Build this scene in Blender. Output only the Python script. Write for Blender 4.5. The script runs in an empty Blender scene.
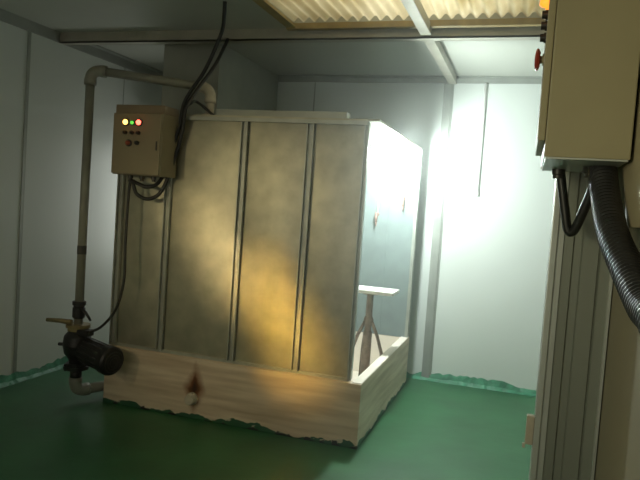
import bpy, bmesh, math, random
from mathutils import Vector, Matrix
random.seed(7)
S = bpy.context.scene
COL = S.collection
H = 1.5                      # eye height of the camera

# ------------------------------------------------------------------ helpers
class MB:
    """collects shapes and links them as ONE mesh object"""
    def __init__(s): s.bm = bmesh.new(); s.flat = []
    def box(s, x0, x1, y0, y1, z0, z1, bevel=0.0):
        t = bmesh.new()
        vs = [t.verts.new((x, y, z)) for x in (x0, x1) for y in (y0, y1) for z in (z0, z1)]
        for f in ((0,1,3,2),(4,6,7,5),(0,4,5,1),(2,3,7,6),(0,2,6,4),(1,5,7,3)):
            t.faces.new([vs[i] for i in f])
        bmesh.ops.recalc_face_normals(t, faces=t.faces)
        if bevel:
            bmesh.ops.bevel(t, geom=list(t.edges), offset=bevel, segments=2, affect='EDGES', profile=.6)
        s.join(t); return s
    def join(s, t):
        me = bpy.data.meshes.new('tmp'); t.to_mesh(me); t.free(); s.bm.from_mesh(me); bpy.data.meshes.remove(me)
    def quad(s, *p):
        s.bm.faces.new([s.bm.verts.new(q) for q in p]); return s
    def sweep(s, pts, radii, seg=14, cap=True, squash=None):
        pts = [Vector(p) for p in pts]; n = len(pts)
        if not hasattr(radii, '__len__'): radii = [radii]*n
        tang = []
        for i in range(n):
            d = pts[min(i+1, n-1)]-pts[max(i-1, 0)]
            tang.append(d.normalized())
        up = Vector((0,0,1)) if abs(tang[0].z) < .9 else Vector((0,1,0))
        u = tang[0].cross(up).normalized(); rings = []
        for i in range(n):
            t = tang[i]; u = (u-t*u.dot(t)).normalized(); v = t.cross(u)
            ring = [s.bm.verts.new(pts[i]+(u*math.cos(a)+v*math.sin(a))*radii[i]) for a in [2*math.pi*k/seg for k in range(seg)]]
            rings.append(ring)
        for a, b in zip(rings, rings[1:]):
            for k in range(seg):
                s.bm.faces.new((a[k], a[(k+1)%seg], b[(k+1)%seg], b[k])).smooth = True
        if cap:
            s.bm.faces.new(rings[0][::-1]); s.bm.faces.new(rings[-1])
        return s
    def lathe(s, p0, axis, prof, seg=24):
        """prof: list of (distance along axis, radius); sharp profile corners kept by doubling rings"""
        p0 = Vector(p0); ax = Vector(axis).normalized()
        u = ax.orthogonal().normalized(); v = ax.cross(u); rings = []
        for d, r in prof:
            r = max(r, .0005)
            rings.append([(p0+ax*d+(u*math.cos(2*math.pi*k/seg)+v*math.sin(2*math.pi*k/seg))*r) for k in range(seg)])
        for A, B in zip(rings, rings[1:]):
            a = [s.bm.verts.new(q) for q in A]; b = [s.bm.verts.new(q) for q in B]
            for k in range(seg):
                s.bm.faces.new((a[k], a[(k+1)%seg], b[(k+1)%seg], b[k])).smooth = True
        s.bm.faces.new([s.bm.verts.new(q) for q in rings[0]][::-1])
        s.bm.faces.new([s.bm.verts.new(q) for q in rings[-1]])
        return s
    def build(s, name, mat, parent=None, **kw):
        bmesh.ops.recalc_face_normals(s.bm, faces=s.bm.faces)
        me = bpy.data.meshes.new(name); s.bm.to_mesh(me); s.bm.free()
        me.materials.append(mat)
        o = bpy.data.objects.new(name, me); COL.objects.link(o)
        if parent is not None:
            o.parent = parent
            off = Vector(parent.location); q = parent.parent
            while q is not None: off += Vector(q.location); q = q.parent
            o.location = -off            # meshes are written in room coordinates
        for k, v in kw.items(): o[k] = v
        return o

def spline(pts, n=10):
    P = [Vector(p) for p in pts]; P = [2*P[0]-P[1]]+P+[2*P[-1]-P[-2]]; out = []
    for i in range(1, len(P)-2):
        for k in range(n):
            t = k/n; a, b, c, d = P[i-1:i+3]
            out.append(.5*((2*b)+(c-a)*t+(2*a-5*b+4*c-d)*t*t+(3*b-a-3*c+d)*t**3))
    out.append(P[-2]); return out

def thing(name, loc, label, cat, group=None):
    o = bpy.data.objects.new(name, None); COL.objects.link(o); o.location = loc
    o.empty_display_size = .1
    o['label'] = label; o['category'] = cat
    if group: o['group'] = group
    return o

def struct(o): o['kind'] = 'structure'; return o
def tag(o, label, cat, group=None):
    o['label'] = label; o['category'] = cat
    if group: o['group'] = group
    return o

# ------------------------------------------------------------------ materials
def mat(name, col, rough=.6, metal=0.0, var=.12, scale=6.0, stretch=(1,1,1), bump=0.0, bscale=40.0, spec=.5, emit=None, estr=0, detail=4, col2=None):
    m = bpy.data.materials.new(name); m.use_nodes = True
    nt = m.node_tree; N = nt.nodes; L = nt.links; b = N['Principled BSDF']
    b.inputs['Roughness'].default_value = rough; b.inputs['Metallic'].default_value = metal
    b.inputs['Specular IOR Level'].default_value = spec
    tc = N.new('ShaderNodeTexCoord'); mp = N.new('ShaderNodeMapping'); mp.inputs['Scale'].default_value = stretch
    L.new(tc.outputs['Object'], mp.inputs['Vector'])
    nz = N.new('ShaderNodeTexNoise'); nz.inputs['Scale'].default_value = scale; nz.inputs['Detail'].default_value = detail
    L.new(mp.outputs['Vector'], nz.inputs['Vector'])
    cr = N.new('ShaderNodeValToRGB'); cr.color_ramp.elements[0].position = .3; cr.color_ramp.elements[1].position = .7
    c2 = col2 or tuple(min(1, c*(1+var)) for c in col)
    cr.color_ramp.elements[0].color = tuple(c*(1-var) for c in col)+(1,); cr.color_ramp.elements[1].color = tuple(c2)+(1,)
    L.new(nz.outputs['Fac'], cr.inputs['Fac']); L.new(cr.outputs['Color'], b.inputs['Base Color'])
    if bump:
        n2 = N.new('ShaderNodeTexNoise'); n2.inputs['Scale'].default_value = bscale; n2.inputs['Detail'].default_value = 3
        L.new(mp.outputs['Vector'], n2.inputs['Vector'])
        bp = N.new('ShaderNodeBump'); bp.inputs['Strength'].default_value = bump; bp.inputs['Distance'].default_value = .02
        L.new(n2.outputs['Fac'], bp.inputs['Height']); L.new(bp.outputs['Normal'], b.inputs['Normal'])
    if emit:
        b.inputs['Emission Color'].default_value = emit+(1,); b.inputs['Emission Strength'].default_value = estr
    m['ramp'] = cr.name
    return m

M = {}
M['wall'] = mat('wall_panel', (.66,.70,.67), .45, var=.04, scale=1.5, stretch=(1,1,.3))
M['wall_beige'] = mat('beige_wall', (.33,.29,.20), .6, var=.06, scale=2)
M['ceiling'] = mat('ceiling_sheet', (.46,.47,.42), .55, var=.06, scale=1.2)
M['floor'] = mat('green_floor_paint', (.024,.122,.048), .42, var=.22, scale=2.5, bump=.12, bscale=9, detail=6)
M['cove'] = mat('green_cove_paint', (.05,.24,.14), .45, var=.35, scale=14, bump=.4, bscale=25)
M['galv'] = mat('galvanised_steel', (.40,.39,.30), .42, .75, var=.16, scale=9, detail=6, bump=.03, bscale=6)
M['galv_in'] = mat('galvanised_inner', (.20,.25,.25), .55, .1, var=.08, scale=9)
M['rib'] = mat('galvanised_flange', (.40,.42,.38), .45, .6, var=.12, scale=12)
M['duct'] = mat('duct_sheet', (.38,.39,.34), .5, .4, var=.1, scale=5)
M['beam'] = mat('beam_steel', (.42,.40,.33), .5, .3, var=.12, scale=8)
M['trim'] = mat('trim_alu', (.34,.36,.33), .5, .3, var=.1, scale=8)
M['pvc'] = mat('pipe_grey', (.25,.25,.20), .5, 0, var=.1, scale=12)
M['black'] = mat('black_iron', (.012,.012,.012), .4, .2, var=.3, scale=20)
M['brass'] = mat('brass_valve', (.26,.20,.09), .45, .5, var=.2, scale=30)
M['cable'] = mat('black_rubber', (.014,.015,.014), .45, 0, var=.2, scale=20)
M['hose'] = mat('black_corrugated_plastic', (.028,.028,.028), .4, 0, var=.2, scale=20)
M['beige'] = mat('beige_enamel', (.25,.21,.13), .5, 0, var=.06, scale=6)
M['beige_top'] = mat('beige_enamel_hood', (.25,.19,.12), .5, 0, var=.1, scale=6)
M['olive'] = mat('olive_beige_enamel', (.36,.32,.19), .5, 0, var=.05, scale=4)
M['pier'] = mat('partition_sheet', (.27,.29,.25), .45, .35, var=.1, scale=5, stretch=(1,1,.2))
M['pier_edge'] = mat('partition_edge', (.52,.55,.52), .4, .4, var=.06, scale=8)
M['white'] = mat('white_plastic', (.9,.9,.88), .5, 0, var=.05)
M['bezel'] = mat('bezel_black', (.03,.028,.025), .4)
M['knob_red'] = mat('red_button', (.45,.06,.04), .4)
M['knob_dim_red'] = mat('dull_red_button', (.32,.07,.03), .5)
M['lamp_y'] = mat('lamp_yellow', (.9,.6,.2), .3, emit=(1,.50,.10), estr=5)
M['lamp_g'] = mat('lamp_green', (.2,.7,.15), .3, emit=(.12,1,.10), estr=.8)
M['lamp_r'] = mat('lamp_red', (.9,.12,.06), .3, emit=(1,.10,.06), estr=6)
M['lamp_o'] = mat('lamp_orange', (.9,.35,.05), .3, emit=(1,.30,.03), estr=1.5)
M['bulb'] = mat('lamp_glass', (.9,.95,.92), .3, emit=(.88,1,.95), estr=1020)
M['plate'] = mat('white_tray', (.82,.80,.76), .5, 0, var=.05)
M['post'] = mat('rusty_post', (.30,.24,.20), .6, .3, var=.3, scale=20)
M['skyframe'] = mat('yellowed_frame', (.32,.24,.10), .6, 0, var=.2, scale=10)
M['nozzle'] = mat('nozzle_brown', (.34,.22,.18), .5, .2, var=.1)
M['board'] = mat('lit_wall_beige', (.46,.40,.25), .6, var=.06, scale=3)  # lighter than the wall beige, light put into the colour
M['tub_lit'] = mat('tub_lit_cream', (.86,.78,.69), .5, var=.06, scale=5)  # paler than the tub, lamplight put into the colour
M['rubber'] = mat('cap_grey', (.52,.47,.37), .6, 0, var=.15, scale=20)

def sky_mat():
    m = bpy.data.materials.new('translucent_corrugated'); m.use_nodes = True
    nt = m.node_tree; N = nt.nodes; L = nt.links; N.remove(N['Principled BSDF'])
    out = N['Material Output']; d = N.new('ShaderNodeBsdfDiffuse'); t = N.new('ShaderNodeBsdfTranslucent'); mx = N.new('ShaderNodeMixShader')
    tc = N.new('ShaderNodeTexCoord'); nz = N.new('ShaderNodeTexNoise'); nz.inputs['Scale'].default_value = 3
    mp = N.new('ShaderNodeMapping'); mp.inputs['Scale'].default_value = (1.5,.6,1)
    L.new(tc.outputs['Object'], mp.inputs['Vector']); L.new(mp.outputs['Vector'], nz.inputs['Vector'])
    cr = N.new('ShaderNodeValToRGB'); cr.color_ramp.elements[0].color = (.45,.38,.20,1); cr.color_ramp.elements[1].color = (.80,.76,.58,1)
    cr.color_ramp.elements[0].position = .3; cr.color_ramp.elements[1].position = .65
    L.new(nz.outputs['Fac'], cr.inputs['Fac']); L.new(cr.outputs['Color'], d.inputs['Color']); L.new(cr.outputs['Color'], t.inputs['Color'])
    mx.inputs['Fac'].default_value = .65
    L.new(d.outputs[0], mx.inputs[1]); L.new(t.outputs[0], mx.inputs[2]); L.new(mx.outputs[0], out.inputs['Surface'])
    return m
M['sky'] = sky_mat()

def tub_mat():
    """cream painted timber, streaky along its length, rust run above the drain, green paint slopped along the foot"""
    m = mat('cream_tub', (.62,.46,.31), .55, 0, var=.25, scale=3.2, stretch=(.5,.4,6), detail=6, col2=(.78,.65,.50))
    nt = m.node_tree; N = nt.nodes; L = nt.links; b = N['Principled BSDF']; cr = N[m['ramp']]
    tc = N.new('ShaderNodeTexCoord'); sp = N.new('ShaderNodeSeparateXYZ'); L.new(tc.outputs['Object'], sp.inputs[0])
    def math_(op, a, c=None, clamp=False):
        n = N.new('ShaderNodeMath'); n.operation = op; n.use_clamp = clamp
        for i, v in enumerate((a, c)):
            if v is None: continue
            if isinstance(v, (int, float)): n.inputs[i].default_value = v
            else: L.new(v, n.inputs[i])
        return n.outputs[0]
    def mixc(fac, a, col):
        n = N.new('ShaderNodeMix'); n.data_type = 'RGBA'; L.new(fac, n.inputs[0]); L.new(a, n.inputs[6]); n.inputs[7].default_value = col+(1,); return n.outputs[2]
    X, Y, Z = sp.outputs
    nz = N.new('ShaderNodeTexNoise'); nz.inputs['Scale'].default_value = 14; nz.inputs['Detail'].default_value = 5; L.new(tc.outputs['Object'], nz.inputs['Vector'])
    nz2 = N.new('ShaderNodeTexNoise'); nz2.inputs['Scale'].default_value = 5; nz2.inputs['Detail'].default_value = 4; L.new(tc.outputs['Object'], nz2.inputs['Vector'])
    front = math_('LESS_THAN', Y, 3.835)
    # rust plume: |x-xc|/w + vertical falloff
    dx = math_('MULTIPLY', math_('ABSOLUTE', math_('SUBTRACT', X, -2.035)), 11.0)
    dz = math_('MULTIPLY', math_('ABSOLUTE', math_('SUBTRACT', Z, .205)), 5.0)
    dd = math_('ADD', math_('ADD', dx, dz), math_('MULTIPLY', math_('SUBTRACT', nz.outputs['Fac'], .5), .5))
    rust = math_('MULTIPLY', math_('MULTIPLY', math_('SUBTRACT', 1.05, dd, True), 1.5, True), front)
    c = mixc(rust, cr.outputs['Color'], (.20,.065,.012))
    core = math_('MULTIPLY', math_('MULTIPLY', math_('SUBTRACT', .55, dd, True), 2.2, True), front)
    c = mixc(core, c, (.035,.015,.006))
    # green slop and black grime along the bottom
    edge = math_('ADD', .022, math_('MULTIPLY', math_('SUBTRACT', nz2.outputs['Fac'], .46), .20))
    gm = math_('LESS_THAN', Z, edge); c = mixc(gm, c, (.02,.10,.045))
    fl_ = math_('MULTIPLY', gm, math_('GREATER_THAN', nz.outputs['Fac'], .60)); c = mixc(fl_, c, (.55,.50,.38))
    edge2 = math_('ADD', -.005, math_('MULTIPLY', math_('SUBTRACT', nz.outputs['Fac'], .5), .20))
    gm2 = math_('LESS_THAN', Z, edge2); c = mixc(gm2, c, (.012,.012,.01))
    L.new(c, b.inputs['Base Color'])
    return m
M['tub'] = tub_mat()

# ------------------------------------------------------------------ room
XL, YB, ZC = -3.60, 5.76, 2.71
XR = .26                      # near right wall
XFR = 1.6                     # far room right wall (behind the partition)
YF = -1.6
fl = MB(); n = 1
fl.box(XL-.1, XFR+.1, YF-.1, YB+.1, -.12, 0); struct(fl.build('floor', M['floor']))
w = MB(); w.box(XL-.12, XL, YF-.1, YB+.1, 0, ZC+.6); struct(w.build('wall_left', M['wall']))
w = MB(); w.box(XL, XFR+.1, YB, YB+.12, 0, ZC+.6); struct(w.build('wall_back', M['wall']))
w = MB(); w.box(XR, XR+.12, YF-.1, 2.06, 0, ZC); struct(w.build('wall_right', M['wall_beige']))
w = MB(); w.box(XL, XR+.2, YF-.12, YF, 0, ZC); struct(w.build('wall_front', M['wall']))
w = MB(); w.box(XFR, XFR+.12, 2.06, YB, 0, ZC+.6); struct(w.build('wall_far', M['wall']))
# ribbed sheet partition that closes the passage on the right, its edge capped by a channel
p = MB()
PX0, PX1, PY = .082, XFR, 2.06
prof = [(PX0, 0), (PX0+.058, 0), (PX0+.062, .008), (PX0+.082, .008), (PX0+.086, 0), (.212, 0), (.216, .006), (.220, 0), (PX1, 0)]
for (xa, ya), (xb, yb) in zip(prof, prof[1:]):
    p.quad((xa, PY+ya, 0), (xb, PY+yb, 0), (xb, PY+yb, ZC), (xa, PY+ya, ZC))
p.box(PX0, PX1, PY+.012, PY+.07, 0, ZC)
struct(p.build('wall_partition', M['pier']))
p = MB(); p.box(PX0-.006, PX0+.012, PY-.014, PY+.085, 0, ZC, .002); p.box(PX0+.012, PX0+.030, PY-.006, PY, 0, ZC)
struct(p.build('trim_1', M['pier_edge']))
p = MB(); p.box(XR-.012, XR-.004, PY-.014, PY+.0, 0, ZC); struct(p.build('trim_2', M['pier_edge']))

# ceiling sheets around the two rooflight bays
SX0, SX1, SX2 = -1.61, -.71, .22
SY0, SY1 = 2.2, 4.12
c = MB()
c.box(XL, SX0, YF, SY1, ZC, ZC+.06); c.box(SX0, XFR+.1, YF, SY0, ZC, ZC+.06)
c.box(SX2, XFR+.1, SY0, SY1, ZC, ZC+.06); c.box(XL, XFR+.1, SY1, YB, ZC, ZC+.06)
struct(c.build('ceiling', M['ceiling']))
# the rooflight shaft closes the roof space round the bays
c = MB()
c.box(SX0-.05, SX0, SY0-.05, SY1+.05, ZC+.06, ZC+.6); c.box(SX2, SX2+.05, SY0-.05, SY1+.05, ZC+.06, ZC+.6)
c.box(SX0, SX2, SY0-.05, SY0, ZC+.06, ZC+.6); c.box(SX0, SX2, SY1, SY1+.05, ZC+.06, ZC+.6)
struct(c.build('trim_3', M['skyframe']))
def corrugated(x0, x1):
    m = MB(); step = .0095; n = int((x1-x0)/step); rows = []
    for y in (SY0, SY1+.015):
        rows.append([m.bm.verts.new((x0+(x1-x0)*i/n, y, ZC+.035+.016*math.sin(2*math.pi*(x0+(x1-x0)*i/n)/.076))) for i in range(n+1)])
    for i in range(n):
        m.bm.faces.new((rows[0][i], rows[0][i+1], rows[1][i+1], rows[1][i])).smooth = True
    return m
struct(corrugated(SX0, SX1).build('window_1', M['sky'])); struct(corrugated(SX1, SX2).build('window_2', M['sky']))
# yellowed frame strips of the rooflight
f = MB(); f.box(SX0-.05, SX0+.02, SY0, SY1, ZC-.02, ZC, .003); struct(f.build('trim_4', M['skyframe']))
f = MB(); f.box(SX0-.05, SX2, SY1-.015, SY1+.03, ZC-.03, ZC+.01, .003); struct(f.build('trim_5', M['skyframe']))
# steel beams
f = MB(); f.box(XL, XFR, 4.19, 4.20, 2.63, ZC); f.box(XL, XFR, 4.19, 4.27, 2.63, 2.64); f.box(XL, XFR, 4.26, 4.27, 2.63, ZC); struct(f.build('beam_cross', M['beam']))
f = MB(); f.box(-.75, -.68, YF, 4.18, 2.645, ZC, .004); f.box(-.75, -.68, 4.28, YB, 2.645, ZC, .004); struct(f.build('beam_long', M['beam']))
# angle trims
f = MB(); f.box(XL, XL+.012, YF, 4.18, 2.63, ZC); f.box(XL, XL+.012, 4.28, YB, 2.63, ZC); f.box(XL, XL+.07, 4.28, YB, 2.70, ZC); struct(f.build('trim_6', M['trim']))
f = MB(); f.box(XL, XFR, YB-.012, YB, 2.655, ZC); f.box(XL, XFR, YB-.05, YB, 2.70, ZC); struct(f.build('trim_7', M['trim']))
# panel joint covers on the walls
f = MB(); f.box(-.785, -.715, YB-.022, YB, 0.02, 2.65, .003); f.box(-.715, -.700, YB-.010, YB, .02, 2.65); struct(f.build('trim_8', M['trim']))
f = MB(); f.box(XL, XL+.006, 3.86, 3.89, 0.02, 2.63); struct(f.build('trim_9', M['trim']))
for k, y in enumerate((2.7, 5.05)):
    f = MB(); f.box(XL, XL+.003, y, y+.008, .02, 2.63); struct(f.build('trim_%d' % (10+k), M['trim']))
f = MB(); f.box(-2.0, -1.99, YB-.003, YB, .02, 2.65); struct(f.build('trim_12', M['trim']))
# ragged painted cove at the foot of the walls
def cove(axis, a0, a1, fixed, sgn):
    m = MB(); n = int((a1-a0)/.03); prev = None
    h = .05
    for i in range(n+1):
        a = a0+(a1-a0)*i/n; h = max(.028, min(.085, h+random.uniform(-.016, .016)))
        d = .045+random.uniform(-.006, .006)
        P = [(d, .001), (d*.45, h*.35), (.004, h), (0, h)]
        vs = [m.bm.verts.new((a, fixed+sgn*q, z) if axis == 'x' else (fixed+sgn*q, a, z)) for q, z in P]
        if prev:
            for k in range(3): m.bm.faces.new((prev[k], vs[k], vs[k+1], prev[k+1]))
        prev = vs
    return m
struct(cove('x', XL, XFR, YB-.001, -1).build('baseboard_back', M['cove']))
struct(cove('y', 0, YB, XL+.001, 1).build('baseboard_left', M['cove']))

# ------------------------------------------------------------------ the spray booth
bx0, bx1, by0, by1, bz = -2.755, -.885, 3.815, 5.53, .41
booth = thing('wash_booth', ((bx0+bx1)/2, (by0+by1)/2, 0), 'large galvanised sheet wash booth on a cream stained tub, glowing through its open right side', 'wash booth')
t = MB(); T = .06
t.box(bx0, bx1, by0, by0+T, 0, bz, .004); t.box(bx0, bx1, by1-T, by1, 0, bz, .004)
t.box(bx0, bx0+T, by0+T, by1-T, 0, bz, .004); t.box(bx1-T, bx1, by0+T, by1-T, 0, bz, .004)
t.box(bx0+T, bx1-T, by0+T, by1-T, 0.005, .05)
t.build('tub', M['tub'], booth)
t = MB(); e = .004
t.box(bx0+T, bx1-T, by1-T-e, by1-T, .05, bz-.004); t.box(bx1-T-e, bx1-T, by0+T, by1-T, .05, bz-.004); t.box(bx0+T, bx0+T+e, by0+T, by1-T, .05, bz-.004)
t.box(bx0+T, bx1-T, by0+T, by0+T+e, .05, bz-.004); t.box(bx0+T, bx1-T, by0+T, by1-T, .05, .054)
t.box(bx1-T-.002, bx1-.002, by0+.01, by1-.01, bz, bz+.006)
t.build('tub_lit_faces', M['tub_lit'], booth, label='inside and right rim of the tub, lamplight painted in as pale cream')  # thin paler sheets paint the lamplight on the tub inside and rim
t = MB(); t.lathe((-2.045, by0-.001, .14), (0,-1,0), [(0,.042),(.012,.042),(.012,.034),(.05,.034),(.056,.028)], 24)
t.build('drain_plug', M['rubber'], booth, label='pale grey round drain plug')
zt = 2.035; fy = 3.868
edges = [-2.735, -2.345, -1.800, -1.342, -.978]
def panel(x0, x1, y0, y1, z0, z1):
    """a thin sheet with a shallow cross-broken (pillowed) face and a few dents"""
    m = MB(); n, k = 14, 24; front = []; 
    dents = [(random.uniform(x0+.06, x1-.06), random.uniform(1.0, 1.9), random.uniform(.02, .05), random.uniform(-.004, .004)) for _ in range(5)]
    for j in range(k+1):
        row = []
        for i in range(n+1):
            x = x0+(x1-x0)*i/n; z = z0+(z1-z0)*j/k
            e = min(i, n-i)/n*2; g = min(j, k-j)/k*2
            d = .010*(1-(1-e)**2)*(1-(1-g)**3)
            for (dx, dz, r, a) in dents:
                q = ((x-dx)**2+(z-dz)**2)/r**2
                d += a*math.exp(-q)
            row.append(m.bm.verts.new((x, y0-d, z)))
        front.append(row)
    for j in range(k):
        for i in range(n):
            m.bm.faces.new((front[j][i], front[j][i+1], front[j+1][i+1], front[j+1][i])).smooth = True
    m.box(x0, x1, y0+.002, y1, z0, z1)
    return m
for a, b in zip(edges, edges[1:]):
    panel(a+.004, b-.004, fy, fy+.012, bz, zt).build('front_panel', M['galv'], booth)
for i, x in enumerate(edges):
    m = MB(); wd = .024 if i < 4 else .012
    x = max(x, edges[0]+.012)
    m.box(x-wd, x-wd+.007, fy-.030, fy+.002, bz+.004, zt); 
    if i < 4: m.box(x+wd-.007, x+wd, fy-.030, fy+.002, bz+.004, zt)
    m.box(x-wd, x+wd, fy-.008, fy+.001, bz+.004, zt)
    if i == 4: m.box(x-.004, x+.006, fy-.004, fy+.05, bz+.004, zt)
    m.build('stiffener', M['rib'], booth)
m = MB(); m.box(edges[0], edges[-1], fy-.022, fy+.0, bz, bz+.018); m.build('bottom_flange', M['rib'], booth)
m = MB(); m.box(edges[0]-.005, edges[-1]+.006, fy-.034, fy+.002, zt-.022, zt+.002); m.build('top_flange', M['rib'], booth)
m = MB(); m.box(bx0+.02, bx0+.032, fy+.013, by1-.05, bz, zt); m.build('side_panel', M['galv'], booth)
m = MB(); m.box(bx0+.033, -.905, by1-.062, by1-.05, bz, zt)
for x in (-1.9, -1.35, -1.145): m.box(x, x+.006, by1-.066, by1-.062, bz, zt)
m.build('rear_panel', M['galv_in'], booth)
m = MB(); m.box(-.918, -.890, by1-.075, by1-.035, bz, zt, .002); m.build('rear_post', M['rib'], booth)
m = MB(); m.box(bx0+.02, -.90, fy-.02, by1-.04, zt+.002, zt+.016); m.build('roof', M['galv'], booth)
m = MB(); m.box(-2.03, -1.12, fy+.01, fy+.09, zt+.017, zt+.060, .003); m.build('roof_rail', M['trim'], booth)
def nozzle(x, z):
    m = MB(); y = by1-.066
    m.lathe((x, y, z+.03), (0,-1,0), [(0,.016),(.02,.016),(.02,.010),(.06,.010)], 14)
    m.sweep([(x, y-.055, z+.045), (x, y-.058, z), (x+.003, y-.06, z-.04)], [.012,.012,.010], 12)
    m.sweep([(x+.003, y-.06, z-.035), (x+.006, y-.063, z-.075)], [.009,.004], 12)
    o = m.build('spray_nozzle', M['nozzle'], booth)
    h = MB(); h.sweep([(x, y-.012, z+.04), (x, y-.012, zt-.06)], .008, 10); h.build('nozzle_pipe', M['white'], booth)
nozzle(-1.235, 1.43); nozzle(-1.012, 1.58)

# lamp under the booth roof
lp = thing('booth_lamp', (-.957, 4.72, zt-.005), 'bright white lamp glowing under the roof of the wash booth', 'lamp')
LX, LY = -.957, 4.72
m = MB(); m.lathe((LX, LY, zt+.0), (0,0,-1), [(0,.045),(.02,.045),(.03,.03),(.06,.03)], 20); m.build('socket', M['white'], lp)
m = MB(); m.lathe((LX, LY, zt-.058), (0,0,-1), [(0,.026),(.02,.038),(.045,.052),(.07,.055),(.095,.045),(.112,.025),(.118,.002)], 20); m.build('bulb', M['bulb'], lp)

# stand with a flat tray in the booth
sx, sy = -1.095, 4.80
st = thing('turntable_stand', (sx, sy, .05), 'rusty post stand with a flat white tray inside the wash booth', 'stand')
m = MB(); m.box(sx-.22, sx+.20, sy-.13, sy+.13, .862, .890, .006); m.build('tray', M['plate'], st)
m = MB(); m.lathe((sx, sy, .055), (0,0,1), [(0,.035),(.495,.035),(.51,.026),(.79,.026),(.79,.06),(.806,.06)], 18); m.build('post', M['post'], st)
m = MB(); m.lathe((sx, sy, .60), (0,0,1), [(0,.038),(.05,.038),(.07,.030)], 18); m.build('collar', M['post'], st)
for a in (-.15, 2.05, 3.75):
    m = MB(); c_, s_ = math.cos(a), math.sin(a)
    m.sweep([(sx+.03*c_, sy+.03*s_, .63), (sx+.08*c_, sy+.08*s_, .53), (sx+.125*c_, sy+.125*s_, .40), (sx+.15*c_, sy+.15*s_, .058)], .013, 10)
    m.build('leg', M['post'], st)

# exhaust duct from the booth roof to the ceiling
d = MB(); DX0, DX1, DY0, DY1 = -2.86, -2.365, 4.52, 5.74
d.box(DX0, DX1, DY0, DY1, zt+.017, ZC-.002)
for x in (DX1-.010,): d.box(x, x+.014, DY0-.006, DY0+.02, zt+.017, ZC-.002)
dt = d.build('exhaust_duct', M['duct']); tag(dt, 'grey square sheet duct rising from the booth roof to the ceiling', 'duct')

# ------------------------------------------------------------------ pump and pipework
RX, RY = -2.905, 3.70
pm = thing('circulation_pump', (RX, RY, 0), 'black pump with a finned motor hung at the left corner of the tub', 'pump')
m = MB()                       # volute + inlet and outlet necks
m.lathe((RX, RY, .285), (0,0,1), [(0,.05),(.03,.055),(.07,.085),(.13,.098),(.19,.090),(.23,.06),(.26,.052)], 26)
m.build('pump_housing', M['black'], pm)
ax = Vector((.955, -.27, -.10)).normalized(); o0 = Vector((RX, RY, .405))
m = MB(); m.lathe(o0+ax*.05, ax, [(0,.06),(.05,.07),(.06,.086),(.29,.086)], 28)
for k in range(14):
    a = 2*math.pi*k/14; u = ax.orthogonal().normalized(); v = ax.cross(u); rd = u*math.cos(a)+v*math.sin(a)
    q = o0+ax*.11+rd*.084
    m.sweep([q, q+ax*.22], .007, 6)
mo = m.build('motor', M['black'], pm)
m = MB(); m.lathe(o0+ax*.335, ax, [(-.01,.098),(.04,.098),(.055,.088),(.062,.05),(.066,.01)], 28)
m.build('fan_cover', M['black'], mo)
m = MB()
for rr in (.03, .05, .07):
    ring = [o0+ax*.398+(ax.orthogonal().normalized()*math.cos(a)+ax.cross(ax.orthogonal().normalized())*math.sin(a))*rr for a in [2*math.pi*k/24 for k in range(25)]]
    m.sweep(ring, .003, 6, cap=False)
m.build('vent_grille', M['hose'], mo)
m = MB(); m.box(RX+.03, RX+.12, RY-.06, RY+.02, .49, .535, .008); m.build('terminal_box', M['black'], pm)
for z in (.245,):
    m = MB(); m.lathe((RX, RY, z), (0,0,1), [(0,.085),(.022,.085),(.022,.07),(.042,.07)], 24)
    for k in range(4):
        a = math.pi/4+k*math.pi/2; m.lathe((RX+.07*math.cos(a), RY+.07*math.sin(a), z-.012), (0,0,1), [(0,.01),(.05,.01)], 6)
    m.build('flange', M['black'], pm)
m = MB(); m.lathe((RX, RY, .515), (0,0,1), [(0,.070),(.022,.070),(.022,.082),(.045,.082)], 24); m.build('flange', M['brass'], pm, label='brass coloured upper flange')
m = MB(); m.sweep([(RX-.09, RY-.01, .405), (RX-.14, RY-.02, .405)], .012, 10); m.build('bleed_screw', M['black'], pm)

rp = thing('riser_pipe', (RX, RY, .56), 'grey pipe rising from the pump and bending over onto the booth roof', 'pipe')
EX, EY, PZ, EZ = -2.160, 4.03, 2.315, 2.262
m = MB(); m.sweep([(RX, RY, .56), (RX, RY, PZ-.06)], .030, 18); m.build('vertical_pipe', M['pvc'], rp)
dirv = (Vector((EX, EY, EZ))-Vector((RX, RY, PZ))).normalized()
m = MB(); m.sweep([Vector((RX, RY, PZ))+dirv*.06, Vector((EX, EY, EZ))-dirv*.06], .030, 18); m.build('cross_pipe', M['pvc'], rp)
def elbow(c, a, b, R=.075, r=.038):
    c, a, b = Vector(c), Vector(a).normalized(), Vector(b).normalized()
    pts = [c+a*(R+.03)]; rad = [r+.003]
    pts += [c+a*R]; rad += [r+.003]
    for k in range(1, 8):
        t = k/8; pts.append((c+a*R)*(1-t)**2+c*2*t*(1-t)+(c+b*R)*t*t); rad.append(r)
    pts += [c+b*R, c+b*(R+.03)]; rad += [r+.003, r+.003]
    return MB().sweep(pts, rad, 18)
elbow((RX, RY, PZ), (0,0,-1), dirv).build('elbow', M['pvc'], rp)
elbow((EX, EY, EZ), -dirv, (0,0,-1)).build('elbow', M['rubber'], rp)
m = MB(); m.sweep([(EX, EY, EZ-.06), (EX, EY, zt+.018)], .030, 18); m.lathe((EX, EY, zt+.017), (0,0,1), [(0,.055),(.025,.055),(.03,.04)], 20); m.build('drop_pipe', M['rubber'], rp)
m = MB(); m.lathe((RX, RY, .60), (0,0,1), [(0,.034),(.01,.043),(.075,.043),(.08,.037),(.09,.037),(.095,.046),(.12,.046)], 20); m.build('union', M['black'], rp)
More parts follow.
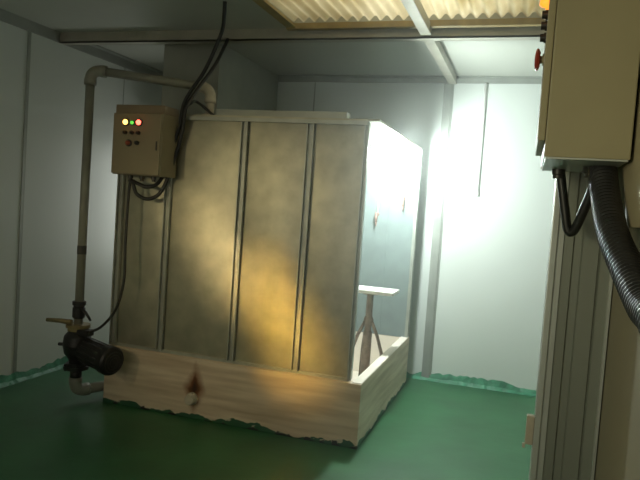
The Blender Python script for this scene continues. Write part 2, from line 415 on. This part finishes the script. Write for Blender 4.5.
m = MB(); m.sweep([(RX+.04, RY-.02, .67), (RX+.08, RY-.03, .655), (RX+.13, RY-.04, .605)], [.012,.010,.008], 10); m.build('lever', M['black'], rp)
m = MB(); m.sweep([(RX-.02, RY-.045, .575), (RX-.10, RY-.06, .58), (RX-.20, RY-.08, .578)], [.020,.016,.013], 10); m.build('valve_handle', M['brass'], rp, label='brass valve handle')
m = MB(); m.lathe((RX, RY, 1.05), (0,0,1), [(0,.032),(.06,.032)], 20); m.build('tape_band', M['cable'], rp)

ip = thing('suction_pipe', (RX, RY, 0), 'grey pipe bending under the pump into the side of the tub', 'pipe')
tv = Vector((.16, .36, 0)).normalized()
elbow((RX, RY, .085), (0,0,1), tv, .07, .042).build('elbow', M['pvc'], ip)
m = MB(); m.sweep([Vector((RX, RY, .085))+tv*.07, Vector((bx0-.001, RY+(bx0-.001-RX)*tv.y/tv.x, .085))], .036, 18); m.build('straight_pipe', M['pvc'], ip)
m = MB(); m.sweep([(RX, RY, .16), (RX, RY, .244)], .04, 18); m.build('pipe_neck', M['black'], ip)

# ------------------------------------------------------------------ control box on the booth
cb = thing('control_box', (-2.47, 3.74, 1.615), 'beige control box with three lit lamps on the left end of the wash booth', 'control box')
cx0, cx1, cz0, cz1, cy0 = -2.652, -2.285, 1.615, 2.022, 3.625
m = MB(); m.box(cx0, cx1, cy0+.02, 3.836, cz0, cz1, .004); m.build('housing', M['beige'], cb)
m = MB(); m.box(cx0+.004, cx1-.004, cy0, cy0+.0195, cz0+.006, cz1-.006, .004); dr = m.build('door', M['beige'], cb)
m = MB(); m.box(cx0-.002, cx1+.0, cy0+.03, 3.836, cz1, cz1+.055, .004); m.build('top_hood', M['beige_top'], cb)
def rnd(x, z, r, dep, material, name, par, dome=True, bez=True):
    if bez:
        b = MB().lathe((x, cy0, z), (0,-1,0), [(-.001, r*1.45), (.008, r*1.45), (.010, r*1.2)], 20).build(name+'_bezel', M['bezel'], par)
        par2 = par
    MB().lathe((x, cy0-.002, z), (0,-1,0), [(0, r), (dep*.5, r), (dep*.8, r*.8), (dep, r*.3)], 20).build(name, material, par)
rnd(-2.548, 1.957, .017, .024, M['lamp_y'], 'yellow_lamp', cb)
rnd(-2.497, 1.954, .012, .022, M['lamp_g'], 'green_lamp', cb)
rnd(-2.448, 1.957, .017, .024, M['lamp_r'], 'red_lamp', cb)
for x in (-2.548, -2.497, -2.448): rnd(x, 1.89, .013, .03, M['bezel'], 'switch', cb, bez=False)
rnd(-2.52, 1.822, .016, .03, M['knob_dim_red'], 'push_button', cb)
rnd(-2.455, 1.825, .014, .03, M['bezel'], 'push_button', cb, bez=False)
m = MB(); m.box(cx1-.03, cx1-.022, cy0-.008, cy0, 1.78, 1.84, .002); m.build('door_latch', M['bezel'], cb)
for x in (-2.56, -2.47, -2.38):
    MB().lathe((x, 3.72, cz0), (0,0,-1), [(-.001,.018),(.02,.018),(.022,.013),(.035,.013)], 14).build('cable_gland', M['bezel'], cb)

# ------------------------------------------------------------------ cables (room coordinates)
def cable(name, pts, r, label, group=None, cat='cable', seg=10, material=None):
    m = MB(); m.sweep(spline(pts, 10), r, seg); return tag(m.build(name, material or M['cable']), label, cat, group)
cable('motor_cable', [(-2.56,3.72,1.58),(-2.568,3.72,1.45),(-2.565,3.71,1.15),(-2.555,3.70,.90),(-2.60,3.69,.70),(-2.70,3.68,.57),(-2.80,3.67,.52),(-2.83,3.67,.515)], .0095,
      'thin black cable hanging from the control box down to the pump', cat='cable')
cable('supply_cable', [(-1.870,3.600,2.712),(-1.896,3.650,2.625),(-1.936,3.700,2.540),(-2.056,3.740,2.323),(-2.207,3.770,2.126),(-2.252,3.800,1.971),(-2.289,3.810,1.871),(-2.321,3.810,1.769),(-2.346,3.800,1.653),(-2.377,3.760,1.568),(-2.434,3.730,1.543),(-2.491,3.720,1.559)]+[(-2.565,3.72,1.585)], .0125,
      'black cable dropping from the ceiling past the cross beam to the control box, upper loop', cat='cable')
cable('supply_cable', [(-2.089,4.100,2.617),(-2.114,3.980,2.410),(-2.168,3.850,2.214),(-2.208,3.790,2.084),(-2.228,3.800,1.952),(-2.257,3.810,1.839),(-2.288,3.810,1.737),(-2.314,3.800,1.634),(-2.363,3.780,1.509),(-2.434,3.750,1.463),(-2.509,3.730,1.491),(-2.537,3.720,1.557)]+[(-2.568,3.722,1.582)], .0125,
      'black cable running from under the cross beam to the control box, lower hanging loop', cat='cable')
cable('roof_cable', [(-2.218,3.780,2.088),(-2.203,3.830,2.117),(-2.208,3.930,2.148)]+[(-2.10,3.99,2.062)], .010, 'short black cable lying on the booth roof beside the bent pipe end', cat='cable')

# ------------------------------------------------------------------ cabinet on the right
cab = thing('control_cabinet', (.115, 1.80, 1.655), 'large olive beige control cabinet hung on the right wall, seen from its side', 'cabinet')
ax0, ax1, ay0, ay1, az0, az1 = .027, .213, 1.60, 2.00, 1.652, 2.32
m = MB(); m.box(ax0, ax1, ay0, ay1, az0, az1, .003); m.build('housing', M['olive'], cab)
m = MB(); m.box(ax0-.018, ax0-.001, ay0+.004, ay1-.004, az0+.038, az1-.02, .003); cd = m.build('door', M['olive'], cab)
m = MB(); m.box(ax1+.008, XR-.001, 1.20, 2.03, 1.50, 2.60, .002); m.build('wall_stand_in', M['board'], cab, label='added beige board standing in for the lit wall')  # added board, hides the shaded gap and reads as lit wall
for z in (1.75, 2.2):
    m = MB(); m.box(ax1-.001, ax1+.009, ay0+.06, ay1-.06, z, z+.04); m.build('mounting_rail', M['pier'], cab)
m = MB(); m.box(ax0+.004, ax1-.004, ay0+.004, ay1-.004, az0-.004, az0+.002); m.build('lit_underside', M['pier_edge'], cab, label='cabinet underside, wall light painted in as light grey')  # lighter sheet, light from the white wall painted onto the underside
def sidebtn(y, z, r, prof, material, name, par=None):
    return MB().lathe((ax0-.017, y, z), (-1,0,0), prof, 20).build(name, material, par or cd)
sidebtn(1.76, 1.915, .02, [(0,.015),(.005,.015),(.005,.010),(.012,.010)], M['olive'], 'stop_button_collar')
sidebtn(1.76, 1.915, .02, [(.010,.018),(.013,.026),(.018,.029),(.022,.024),(.024,.01)], M['knob_red'], 'stop_button')
for z in (1.955, 1.985, 2.012): sidebtn(1.70, z, .01, [(0,.013),(.006,.013),(.006,.010),(.015,.010)], M['bezel'], 'push_button')
sidebtn(1.64, 2.022, .012, [(0,.016),(.008,.016),(.008,.012),(.016,.011),(.022,.006)], M['lamp_o'], 'orange_lamp')
for (x, y, r) in ((.075,1.92,.018),(.168,1.80,.040)):
    MB().lathe((x, y, az0), (0,0,-1), [(-.001,r),(.018,r),(.02,r*.85),(.03,r*.85)], 20).build('cable_gland', M['bezel'], cab)
lc = MB(); lc.sweep(spline([(0.078,1.920,1.652),(0.087,1.920,1.605),(0.101,1.920,1.535),(0.113,1.910,1.480),(0.128,1.900,1.481),(0.145,1.880,1.532),(0.161,1.860,1.592),(0.175,1.850,1.646)], 10), .0125, 12); lc.build('loop_cable', M['cable'], cab, label='black hanging cable loop')
hp = spline([(0.172,1.780,1.655),(0.178,1.680,1.562),(0.186,1.550,1.481),(0.204,1.420,1.413),(0.216,1.270,1.362),(0.223,1.120,1.327)]+[(.220,.90,1.15),(.215,.74,.75),(.21,.70,.034)], 42)
hm = MB(); hm.sweep(hp, [.032+.0022*(1 if (i//2)%2 else -1) for i in range(len(hp))], 18)
tag(hm.build('conduit_hose', M['hose']), 'thick black corrugated hose dropping from the control cabinet', 'hose')
lt = MB(); lt.box(.052, .0755, 2.05, 2.075, .81, .90, .003); lt.box(.045, .054, 2.045, 2.055, .80, .815, .002)
tag(lt.build('latch_plate', M['rubber']), 'small pale latch plate low on the left edge of the grey partition', 'latch')
cd_ = MB(); cd_.sweep([(-.428, YB-.016, 2.655), (-.428, YB-.016, 1.69)], .013, 12)
cd_.lathe((-.428, YB-.016, 1.69), (0,0,-1), [(-.03,.017),(.012,.017)], 14)
tag(cd_.build('wall_conduit', M['white']), 'thin white conduit hanging down the bright back wall from the ceiling', 'conduit')

# ------------------------------------------------------------------ lights
def light(kind, name, loc, target, energy, color, **kw):
    l = bpy.data.lights.new(name, kind); l.energy = energy; l.color = color
    for k, v in kw.items(): setattr(l, k, v)
    o = bpy.data.objects.new(name, l); COL.objects.link(o); o.location = loc
    o.rotation_euler = (Vector(target)-Vector(loc)).to_track_quat('-Z', 'Y').to_euler(); return o
light('AREA', 'daylight_above_rooflight', (-.7, 3.1, 3.28), (-.75, 3.15, 0), 36, (1,.94,.76), shape='RECTANGLE', size=1.7, size_y=1.8)
light('SPOT', 'passage_lamp', (-3.0, .5, 1.75), (-1.88, 3.85, 1.02), 46, (1,.82,.46), spot_size=math.radians(44), spot_blend=.9, shadow_soft_size=.06)
a = light('AREA', 'added_warm_patch', (-2.3, .2, 1.9), (-1.47, 3.85, .72), 1.35, (1,.60,.12), shape='RECTANGLE', size=.72, size_y=.2, spread=math.radians(9))  # added narrow lamp, throws a slanted orange patch on the booth front
a.rotation_euler.rotate_axis('Z', math.radians(-52))
light('AREA', 'passage_fill', (-1.7, -1.3, 1.5), (-1.6, 3, 1.5), 15, (1,.93,.74), shape='RECTANGLE', size=2.4, size_y=1.0)
light('AREA', 'lamp_behind_booth', (-3.15, 5.70, 1.05), (-3.35, 3.8, .5), 10, (.96,1,.93), shape='RECTANGLE', size=.5, size_y=1.8)
v = bpy.data.materials.new('bloom_haze'); v.use_nodes = True
vn = v.node_tree.nodes; vn.remove(vn['Principled BSDF']); vs = vn.new('ShaderNodeVolumeScatter')
vs.inputs['Density'].default_value = .04; vs.inputs['Anisotropy'].default_value = .55; vs.inputs['Color'].default_value = (.95,1,.97,1)
v.node_tree.links.new(vs.outputs[0], vn['Material Output'].inputs['Volume'])
hz = MB(); hz.box(XL+.02, XFR-.02, 2.2, YB-.02, .01, ZC-.10); hz = hz.build('bloom_volume', v); hz['kind'] = 'structure'  # scatter volume added to imitate lens bloom round the booth lamp
light('AREA', 'passage_side_fill', (-1.2, -.7, 1.7), (.15, 1.8, 1.6), 1.35, (1,.92,.56), shape='RECTANGLE', size=.6, size_y=.6, spread=math.radians(60))
a = light('AREA', 'added_warm_patch_upper', (-2.3, .2, 1.9), (-1.98, 3.85, 1.15), .55, (1,.78,.40), shape='RECTANGLE', size=.7, size_y=.16, spread=math.radians(9))  # second added lamp, weaker patch higher on the panels
a.rotation_euler.rotate_axis('Z', math.radians(-52))
W = bpy.data.worlds.new('world'); S.world = W; W.use_nodes = True
W.node_tree.nodes['Background'].inputs[0].default_value = (.5,.6,.6,1); W.node_tree.nodes['Background'].inputs[1].default_value = .3

# ------------------------------------------------------------------ camera
cam = bpy.data.cameras.new('camera'); co = bpy.data.objects.new('camera', cam); COL.objects.link(co)
cam.sensor_width = 36; cam.lens = 36*638.57/640; cam.clip_start = .02
r = Vector((0.9490736482726846, 0.3072494836375799, 0.06969192893597646)); u = Vector((-0.08281318952674165, 0.02985995554104415, 0.9961176429998089)); f = Vector((-0.3039756335543766, 0.9511604164700754, -0.053783606663071346))
mt = Matrix((r, u, -f)).transposed().to_4x4(); mt.translation = (0, 0, H); co.matrix_world = mt
S.camera = co
S.view_settings.view_transform = 'Standard'; S.view_settings.look = 'None'
S.cycles.use_denoising = True
S.cycles.max_bounces = 8
